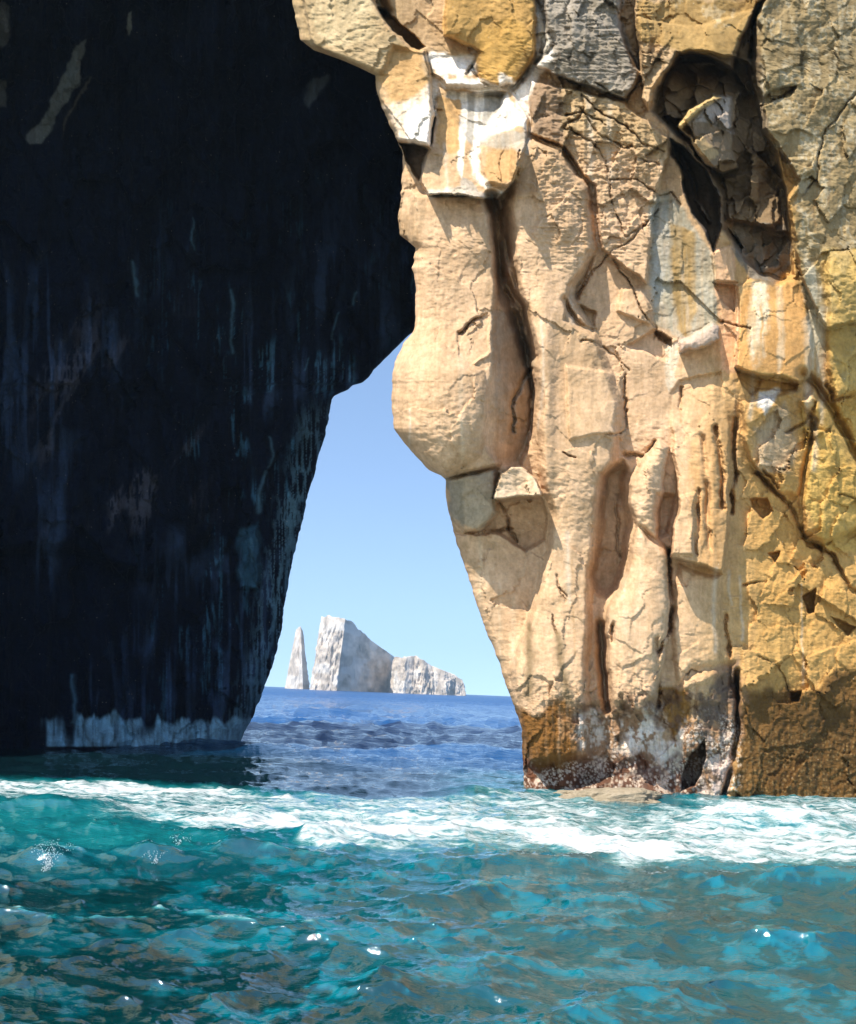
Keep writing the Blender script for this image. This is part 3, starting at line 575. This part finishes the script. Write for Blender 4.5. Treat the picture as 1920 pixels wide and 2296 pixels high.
band = smooth((Y3 - (1604 + 26*fbm(X3/22, X3*0, 110, 3)))/16)*smooth((fbm(X3/42+3, Y3/300, 111, 2)+.42)/.22)*smooth((X3-88)/16)
bc = np.clip(.95+.9*ridged(X3/5.5, Y3/40, 112, 3), .15, 1.5)*band
bc = bc*smooth((1676-Y3)/5)
r3.c = r3.c*(1-np.clip(bc, 0, 1))[..., None] + np.clip(bc, 0, 1)[..., None]*np.array([.19, .36, .45])*(.7+.5*vnoise(X3/6, Y3/30, 113))[..., None]
nt = 14; t = np.linspace(1, 1/nt, nt)[None, :]
px4 = Cn[:, None] - 190*t**1.3; Y4 = D3[:, :1] + 26*t
PX5 = np.concatenate([px4, X3], 1); PY5 = np.concatenate([np.repeat(rows3[:, None], nt, 1), Y3], 1); D5 = np.concatenate([Y4, D3], 1)
xw, yw, zw = at(PX5, PY5, D5)
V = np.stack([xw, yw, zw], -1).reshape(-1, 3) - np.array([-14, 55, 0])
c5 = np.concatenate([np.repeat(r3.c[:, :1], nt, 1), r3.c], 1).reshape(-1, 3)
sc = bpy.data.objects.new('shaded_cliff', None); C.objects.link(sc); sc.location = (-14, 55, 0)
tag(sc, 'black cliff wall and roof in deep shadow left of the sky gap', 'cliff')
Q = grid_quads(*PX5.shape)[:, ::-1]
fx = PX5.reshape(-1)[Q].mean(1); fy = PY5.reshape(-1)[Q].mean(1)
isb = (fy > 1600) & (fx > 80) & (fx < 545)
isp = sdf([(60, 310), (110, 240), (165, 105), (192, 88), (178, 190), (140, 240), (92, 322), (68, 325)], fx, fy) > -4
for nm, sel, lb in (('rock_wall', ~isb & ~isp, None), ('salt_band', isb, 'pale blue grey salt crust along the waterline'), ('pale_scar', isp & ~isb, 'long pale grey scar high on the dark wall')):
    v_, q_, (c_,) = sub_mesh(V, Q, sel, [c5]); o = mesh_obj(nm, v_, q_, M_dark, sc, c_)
    if lb: o['label'] = lb

# ------------------------------------------------------------------ DISTANT STACKS
def stack(name, front, back, seed, parent=None, col=(.74, .63, .52), amp=4.6):
    # front / back: (base px, top px, top py, depth)
    ring = front + back
    P3 = []
    for bp, tp, ty, Yq in ring:
        hy = PY0 + (bp-PX0)*sr/cr + HC*F/Yq + 4
        P3.append((at(bp, hy, Yq), at(tp, ty, Yq)))
    b = np.array([p[0] for p in P3]); tpt = np.array([p[1] for p in P3]); n = len(ring); sub = 30
    idx = np.arange(n*sub)/sub; i0 = idx.astype(int) % n; i1 = (i0+1) % n; fr = (idx % 1)[:, None]
    B = b[i0]*(1-fr)+b[i1]*fr; T = tpt[i0]*(1-fr)+tpt[i1]*fr
    nv = 56; w = np.linspace(0, 1, nv)[:, None, None]
    G = B[None]*(1-w)+T[None]*w
    ctr = G.mean(1, keepdims=True); d = G-ctr; d[..., 2] = 0; d /= np.linalg.norm(d, axis=-1, keepdims=True)+1e-6
    sidx = np.repeat(idx[None], nv, 0)*2.0; zz = G[..., 2]
    nz = amp*(ridged(sidx*1.1, zz/26, seed, 4) + .8*fbm(sidx*4, zz/9, seed+5, 4))
    m_ = np.minimum(1, (1-w[..., 0])*4+.12)
    G = G + d*(nz*m_)[..., None]
    G[-1, :, 2] += .7*amp*fbm(idx*2.2, idx*0+seed, seed+7, 4)
    G[..., 2][0] = -2
    c0 = G[-1].mean(0); cap = []
    for kf in (.6, .25, .02): cap.append(c0 + (G[-1]-c0)*kf + np.array([0, 0, 1.0]))
    G = np.concatenate([G, np.array(cap)], 0)
    m = G.shape[1]; i = np.arange(G.shape[0]*m).reshape(-1, m); j = np.roll(i, -1, 1)
    Qd = np.stack([i[:-1], j[:-1], j[1:], i[1:]], -1).reshape(-1, 4)
    V = G.reshape(-1, 3); org = np.array([b[:, 0].mean(), b[:, 1].mean(), 0])
    k = .85+.6*fbm(V[:, 0]/9, V[:, 2]/14, seed+9, 4)+.10*fbm(V[:, 0]/3, V[:, 2]/40, seed+11, 3)
    cj = np.array(col)*k[:, None]
    top = smooth((vnoise(V[:, 0]/12, V[:, 2]/18, seed+13)-.6)/.15)[:, None]*.5
    cj = cj*(1-top)+np.array([.82, .78, .72])*top
    o = mesh_obj(name, V-(0 if parent else org), Qd, M_far, parent, np.clip(cj, .02, .9))
    if not parent: o.location = org
    return o
o = stack('sea_stack', [(638, 664, 1412, 1790), (655, 670, 1407, 1770), (680, 675, 1405, 1760), (693, 680, 1418, 1830)], [(690, 677, 1414, 1900), (650, 668, 1412, 1900)], 201, amp=2.6)
tag(o, 'thin pointed rock needle standing far out on the sea, left of the big pale rock', 'sea stack')
big = bpy.data.objects.new('sea_stack', None); C.objects.link(big)
tag(big, 'large pale flat topped rock with a sloping tail, far out on the horizon', 'sea stack')
stack('main_block', [(696, 721, 1384, 1560), (712, 730, 1382, 1535), (735, 750, 1382, 1515), (755, 775, 1386, 1500), (785, 790, 1394, 1570), (815, 812, 1418, 1640), (840, 836, 1440, 1700), (884, 884, 1474, 1800)],
      [(890, 888, 1476, 1900), (830, 830, 1440, 1900), (760, 770, 1390, 1800), (710, 726, 1386, 1700)], 231, big)
stack('tail_ridge', [(876, 884, 1474, 1700), (884, 893, 1472, 1640), (905, 912, 1474, 1625), (930, 931, 1469, 1635), (950, 948, 1480, 1620), (975, 971, 1494, 1630), (1000, 996, 1503, 1610), (1022, 1018, 1512, 1620), (1041, 1037, 1526, 1620)],
      [(1040, 1036, 1526, 1700), (980, 975, 1496, 1760), (930, 930, 1472, 1780), (884, 886, 1476, 1780)], 251, big)

# ------------------------------------------------------------------ SEA
def ocean(N_, Lm, V_, seed, wd):
    rng = np.random.default_rng(seed)
    k = 2*np.pi*np.fft.fftfreq(N_, Lm/N_); KX, KY = np.meshgrid(k, k); K = np.sqrt(KX**2+KY**2); K[0, 0] = 1
    Lw = V_*V_/9.81; c = (KX*math.cos(wd)+KY*math.sin(wd))/K
    Ph = np.exp(-1/(K*Lw)**2)/K**4*(c**2*.85+.15)*np.exp(-(K*Lm/N_*1.1)**2)*np.where(c < 0, .25, 1); Ph[0, 0] = 0
    H = (rng.normal(size=K.shape)+1j*rng.normal(size=K.shape))*np.sqrt(Ph)
    h = np.fft.ifft2(H).real; sd = h.std()
    dx = np.fft.ifft2(-1j*KX/K*H).real/sd; dy = np.fft.ifft2(-1j*KY/K*H).real/sd
    return h/sd, dx, dy
def samp(T, x, y, Lm):
    n = T.shape[0]; u = x/Lm*n; v = y/Lm*n; i = np.floor(u).astype(int); j = np.floor(v).astype(int); fu, fv = u-i, v-j
    i0, i1, j0, j1 = i % n, (i+1) % n, j % n, (j+1) % n
    return (T[j0, i0]*(1-fu)+T[j0, i1]*fu)*(1-fv)+(T[j1, i0]*(1-fu)+T[j1, i1]*fu)*fv
vv = np.concatenate([8000/np.linspace(1.2, 5.5, 30), np.arange(1440, 56, -2.1), np.geomspace(55, 1.9, 80)])
Yr = 8000/vv
sl = np.concatenate([-np.geomspace(1.9, .64, 30), np.arange(-.625, .625, .00135), np.geomspace(.64, 1.9, 30)])
WX = sl[None, :]*np.maximum(Yr, 6)[:, None]*1.0; WY = np.repeat(Yr[:, None], len(sl), 1)
QX, QY = project(WX, WY, WX*0)
o1 = ocean(512, 37, 2.7, 1, R(112)); o2 = ocean(512, 14.3, 1.35, 2, R(70)); o4 = ocean(512, 6.3, .95, 4, R(80)); o3 = ocean(512, 230, 5.5, 3, R(100))
near = 1-smooth((WY-55)/70)
a1 = .082*(1-.35*smooth((WY-20)/15)*(1-smooth((WY-60)/10)))*(1+.7*smooth((WY-48)/25)); a2 = .027*near; a3 = .20*smooth((WY-38)/60)+.05
fade = 1-smooth((np.log(np.maximum(WY, 1))-math.log(300))/2.0)
rx, ry = WX*.97+WY*.24, WY*.97-WX*.24
H = a1*samp(o1[0], WX, WY, 37)+a2*samp(o2[0], rx, ry, 14.3)+a3*samp(o3[0], WX+60, WY, 230)
HX = a1*samp(o1[1], WX, WY, 37)+a2*samp(o2[1], rx, ry, 14.3)+a3*samp(o3[1], WX+60, WY, 230)
HY = a1*samp(o1[2], WX, WY, 37)+a2*samp(o2[2], rx, ry, 14.3)+a3*samp(o3[2], WX+60, WY, 230)
a4 = .0105*(1-smooth((WY-22)/14))
H = H+a4*samp(o4[0], rx, ry, 6.3); HX = HX+a4*samp(o4[1], rx, ry, 6.3); HY = HY+a4*samp(o4[2], rx, ry, 6.3)
H *= fade; HX *= fade; HY *= fade
def hill(px, py, wx, wy, h, ang=0):
    x0, y0, _ = at(px, py, 1.0)
    v = -(px-PX0)*sr + (py-PY0)*cr; Y0_ = HC*F/v; X0_ = ((px-PX0)*cr+(py-PY0)*sr)/F*Y0_
    a = R(ang); dx = WX-X0_; dy = WY-Y0_; p = dx*math.cos(a)+dy*math.sin(a); q = -dx*math.sin(a)+dy*math.cos(a)
    return h*np.exp(-(p/wx)**2-(q/wy)**2)
for g in ((1200, 1945, 2.0, .8, .45), (1740, 1850, 2.6, 1.1, .75), (540, 1915, 1.1, .45, .5), (330, 1925, .8, .4, .38), (110, 1935, .7, .4, .42), (750, 1870, 1.9, .9, .22), (1850, 1985, 3.0, .8, .35), (130, 1810, 2.2, .8, .45), (1100, 1780, 2.0, .7, .2), (560, 1680, 6, 2.5, .5), (860, 2190, .9, .35, .16)):
    H += hill(*g)
# foam map
foam = np.zeros(WX.shape)
wq = fbm(WX/1.6, WY/.9, 301, 5, .6); wbig = fbm(WX/5, WY/2.2, 302, 4, .55)
def fpoly(pts, a, soft, rough=14):
    global foam
    d = sdf(pts, QX, QY+10*wbig) + rough*wbig + rough*.6*wq
    foam = np.maximum(foam, a*smooth(.5+d/soft))
inside = (QX > -900) & (QX < 3000) & (QY > 1600)
fpoly([(-900, 1730), (0, 1750), (160, 1752), (400, 1764), (640, 1782), (850, 1790), (1000, 1785), (1180, 1775), (1270, 1778), (1400, 1800), (1700, 1780), (1800, 1765), (3000, 1760), (3000, 1960), (1920, 1930), (1700, 1945), (1400, 1935), (1250, 1900), (1050, 1895), (850, 1910), (650, 1870), (520, 1850), (250, 1835), (120, 1800), (-900, 1790)], .60, 50, 20)
fpoly([(80, 1752), (230, 1748), (420, 1768), (640, 1785), (700, 1798), (420, 1790), (150, 1780), (0, 1775), (-600, 1760), (-600, 1745)], .70, 16, 8)
fpoly([(130, 1790), (220, 1825), (450, 1818), (620, 1822), (850, 1825), (1100, 1838), (1300, 1850), (1500, 1880), (1560, 1935), (1400, 1940), (1280, 1905), (1100, 1870), (860, 1880), (700, 1870), (550, 1848), (250, 1834), (160, 1815)], .80, 40, 20)
fpoly([(690, 1850), (780, 1830), (860, 1850), (850, 1900), (730, 1915), (640, 1890)], .70, 34, 22)
fpoly([(1500, 1870), (1620, 1800), (1740, 1790), (1920, 1830), (2400, 1850), (2400, 1930), (1920, 1915), (1750, 1935), (1560, 1940)], .68, 34, 24)
fpoly([(1690, 1790), (1800, 1760), (1940, 1775), (1900, 1800), (1780, 1812), (1680, 1820)], .56, 18, 10)
fpoly([(1180, 1765), (1260, 1768), (1500, 1775), (1500, 1785), (1180, 1785)], .56, 10, 5)
fpoly([(1860, 1750), (2100, 1740), (2100, 1765), (1860, 1770)], .62, 10, 5)
jac = samp(o1[0], WX, WY, 37) + .35*samp(o2[0], rx, ry, 14.3)
crest = smooth((jac-1.75)/.8)*near
foam = np.maximum(foam, .50*crest)
foam = np.where(inside, foam, 0)
top_ = np.interp(QX, [-900, 0, 160, 400, 640, 850, 1000, 1180, 1300, 1900, 2400], [1728, 1748, 1750, 1762, 1780, 1790, 1785, 1772, 1770, 1755, 1750])
foam *= smooth((QY-top_+8+7*wbig+4*wq)/10)
H += .10*wq*smooth((foam-.4)/.3) + .10*ridged(WX/1.1, WY/.7, 303, 4)*smooth((foam-.45)/.25)
# body colour: own scattering, with wall reflection and facet brightness painted in
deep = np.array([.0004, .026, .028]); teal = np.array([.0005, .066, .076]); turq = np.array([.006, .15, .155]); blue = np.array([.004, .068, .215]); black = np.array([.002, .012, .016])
m = smooth((QX-200)/900 + .5*fbm(WX/3, WY/2, 311, 3))[..., None]
col = deep*(1-m)+teal*m
m = (smooth((foam-.05)/.4)*.85)[..., None]; col = col*(1-m)+turq*m
m = (.75*smooth((2030-QY+60*wbig)/150)*smooth((QY-1760)/40))[..., None]; col = col*(1-m)+turq*np.array([.5, .75, .9])*m
m = (smooth((fbm(WX/1.1, WY/.8, 312, 5, .65)-.02)/.2)*(.35+.65*smooth((QX-250)/500))*.85)[..., None]; col = col*(1-m)+np.array([.0005, .145, .185])*m  # bright wave-facet patches painted in by noise
d = sdf([(-300, 1795), (120, 1800), (420, 1850), (620, 1900), (300, 1915), (60, 1880), (-300, 1850)], QX, QY)
m = (smooth(.5+(d+20*wbig)/60)*.7)[..., None]; col = col*(1-m)+turq*m
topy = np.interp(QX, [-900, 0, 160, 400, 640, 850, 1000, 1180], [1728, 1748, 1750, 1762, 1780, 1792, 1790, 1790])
m = (smooth((topy+4-QY)/14)*(1-smooth((QX-900)/250)*(1-smooth((WY-45)/10))))[..., None]; col = col*(1-m)+black*m  # shade and dark wall reflection painted into the water colour
m = (smooth((WY-46)/22 + .4*smooth((QX-620)/200)*smooth((WY-40)/6)))[..., None]; col = col*(1-m)+blue*m
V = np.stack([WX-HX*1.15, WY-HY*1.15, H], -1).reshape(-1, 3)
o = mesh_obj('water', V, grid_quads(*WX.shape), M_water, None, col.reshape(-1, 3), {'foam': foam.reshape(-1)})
tag(o, kind='structure')

# ------------------------------------------------------------------ spray
def spray(px, py, n, w_, h_, lean, seed, label):
    v = -(px-PX0)*sr + (py-PY0)*cr; Y0_ = HC*F/v; x0, y0, z0 = at(px, py, Y0_)
    g = np.random.default_rng(seed); a = g.uniform(0, 1, n)**1.4; arm = g.integers(0, 9, n); ang = np.linspace(-1.1, 1.1, 9)[arm]+g.normal(0, .05, n)
    X_ = x0 + w_*np.sin(ang)*a*1.1 + lean*a + g.normal(0, .015, n); Z_ = .1 + h_*np.cos(ang*.7)*(a*1.9-1.1*a*a)*1.25 + g.normal(0, .015, n); Y_ = y0 + g.normal(0, .10, n)+.2*np.sin(arm*2.)*a
    r = g.uniform(.002, .011, n)*(1.2-.6*a)
    oc = np.array([[1, 0, 0], [-1, 0, 0], [0, 1, 0], [0, -1, 0], [0, 0, 1], [0, 0, -1]], float); fc = np.array([[0, 2, 4], [2, 1, 4], [1, 3, 4], [3, 0, 4], [2, 0, 5], [1, 2, 5], [3, 1, 5], [0, 3, 5]])
    V = (oc[None]*r[:, None, None]*np.array([1, 1, 1.5]) + np.stack([X_-x0, Y_-y0, Z_], -1)[:, None]).reshape(-1, 3)
    Q_ = (fc[None]+6*np.arange(n)[:, None, None]).reshape(-1, 3)
    o = mesh_obj('sea_spray', V, Q_, M_spray); o.location = (x0, y0, 0); tag(o, label, 'sea spray', kind='stuff')
nsp = N('spray_water'); psp = nsp('BsdfPrincipled', Roughness=.3); psp.inputs['Base Color'].default_value = (.55, .60, .60, 1); nsp.set(nsp.out.inputs[0], psp.outputs[0]); M_spray = nsp.m
spray(105, 1960, 420, .42, .55, .10, 5, 'spray thrown up from a small wave at the far left edge')
spray(350, 1945, 120, .25, .22, -.1, 6, 'low splash on a wave crest left of centre')
spray(400, 1902, 90, .3, .22, .05, 7, 'small splash behind the left wave crests')
spray(800, 1850, 500, .7, .22, .1, 8, 'spray along the breaking white water in the middle')
spray(1760, 1830, 500, 1.1, .3, 0, 9, 'spray over the white surge beside the brown cliff foot')
# ------------------------------------------------------------------ haze
def haze_box():
    import bmesh
    me = bpy.data.meshes.new('haze'); bm = bmesh.new(); bmesh.ops.create_cube(bm, size=1)
    for v in bm.verts: v.co = ((v.co.x)*17000, 2140+v.co.y*4400, 124+v.co.z*256)
    bm.to_mesh(me); bm.free()
    n = N('haze_air'); pv = n('VolumePrincipled'); pv.inputs['Color'].default_value = (.62, .85, 1, 1); pv.inputs['Density'].default_value = .00012; pv.inputs['Anisotropy'].default_value = .2
    n.set(n.out.inputs['Volume'], pv.outputs[0]); me.materials.append(n.m)
    o = bpy.data.objects.new('haze', me); C.objects.link(o); tag(o, kind='stuff')
HAZE = True
if HAZE: haze_box()

# ------------------------------------------------------------------ light, sky, camera
sd = bpy.data.lights.new('sun', 'SUN'); sd.energy = 4.6; sd.angle = R(.5); sd.color = (1, .95, .86)
so = bpy.data.objects.new('sun', sd); C.objects.link(so)
from mathutils import Vector
so.rotation_euler = Vector(tuple(SUN)).to_track_quat('Z', 'Y').to_euler(); so.location = (-30, -30, 70)
w = bpy.data.worlds.new('World'); bpy.context.scene.world = w; w.use_nodes = True; nt_ = w.node_tree
bg = nt_.nodes['Background']; sk = nt_.nodes.new('ShaderNodeTexSky'); sk.sky_type = 'NISHITA'; sk.sun_disc = False
sk.sun_elevation = math.asin(SUN[2]); sk.sun_rotation = math.atan2(SUN[0], SUN[1]); sk.air_density = 1.0; sk.dust_density = .3; sk.ozone_density = 1.2
tc = nt_.nodes.new('ShaderNodeTexCoord'); mp = nt_.nodes.new('ShaderNodeMapping'); mp.inputs['Location'].default_value = (0, 0, .16)
nt_.links.new(tc.outputs['Generated'], mp.inputs[0]); nm_ = nt_.nodes.new('ShaderNodeVectorMath'); nm_.operation = 'NORMALIZE'
nt_.links.new(mp.outputs[0], nm_.inputs[0]); nt_.links.new(nm_.outputs[0], sk.inputs[0])
nt_.links.new(sk.outputs[0], bg.inputs[0]); bg.inputs[1].default_value = .15
cd = bpy.data.cameras.new('camera'); cam = bpy.data.objects.new('camera', cd); C.objects.link(cam)
cd.sensor_fit = 'VERTICAL'; cd.sensor_height = 24; cd.lens = 24*F/2296; cd.shift_y = (PY0-1148)/2296
cd.clip_end = 60000; cd.clip_start = .1
cam.location = (0, 0, HC)
from mathutils import Matrix
cam.rotation_mode = 'QUATERNION'
cam.rotation_quaternion = (Matrix.Rotation(ROLL, 4, 'Y') @ Matrix.Rotation(R(90), 4, 'X')).to_quaternion() if False else (Matrix.Rotation(R(90), 4, 'X') @ Matrix.Rotation(ROLL, 4, 'Z')).to_quaternion()
sc_ = bpy.context.scene; sc_.camera = cam
sc_.view_settings.view_transform = 'Standard'; sc_.view_settings.look = 'None'; sc_.view_settings.exposure = .8; sc_.view_settings.gamma = 1
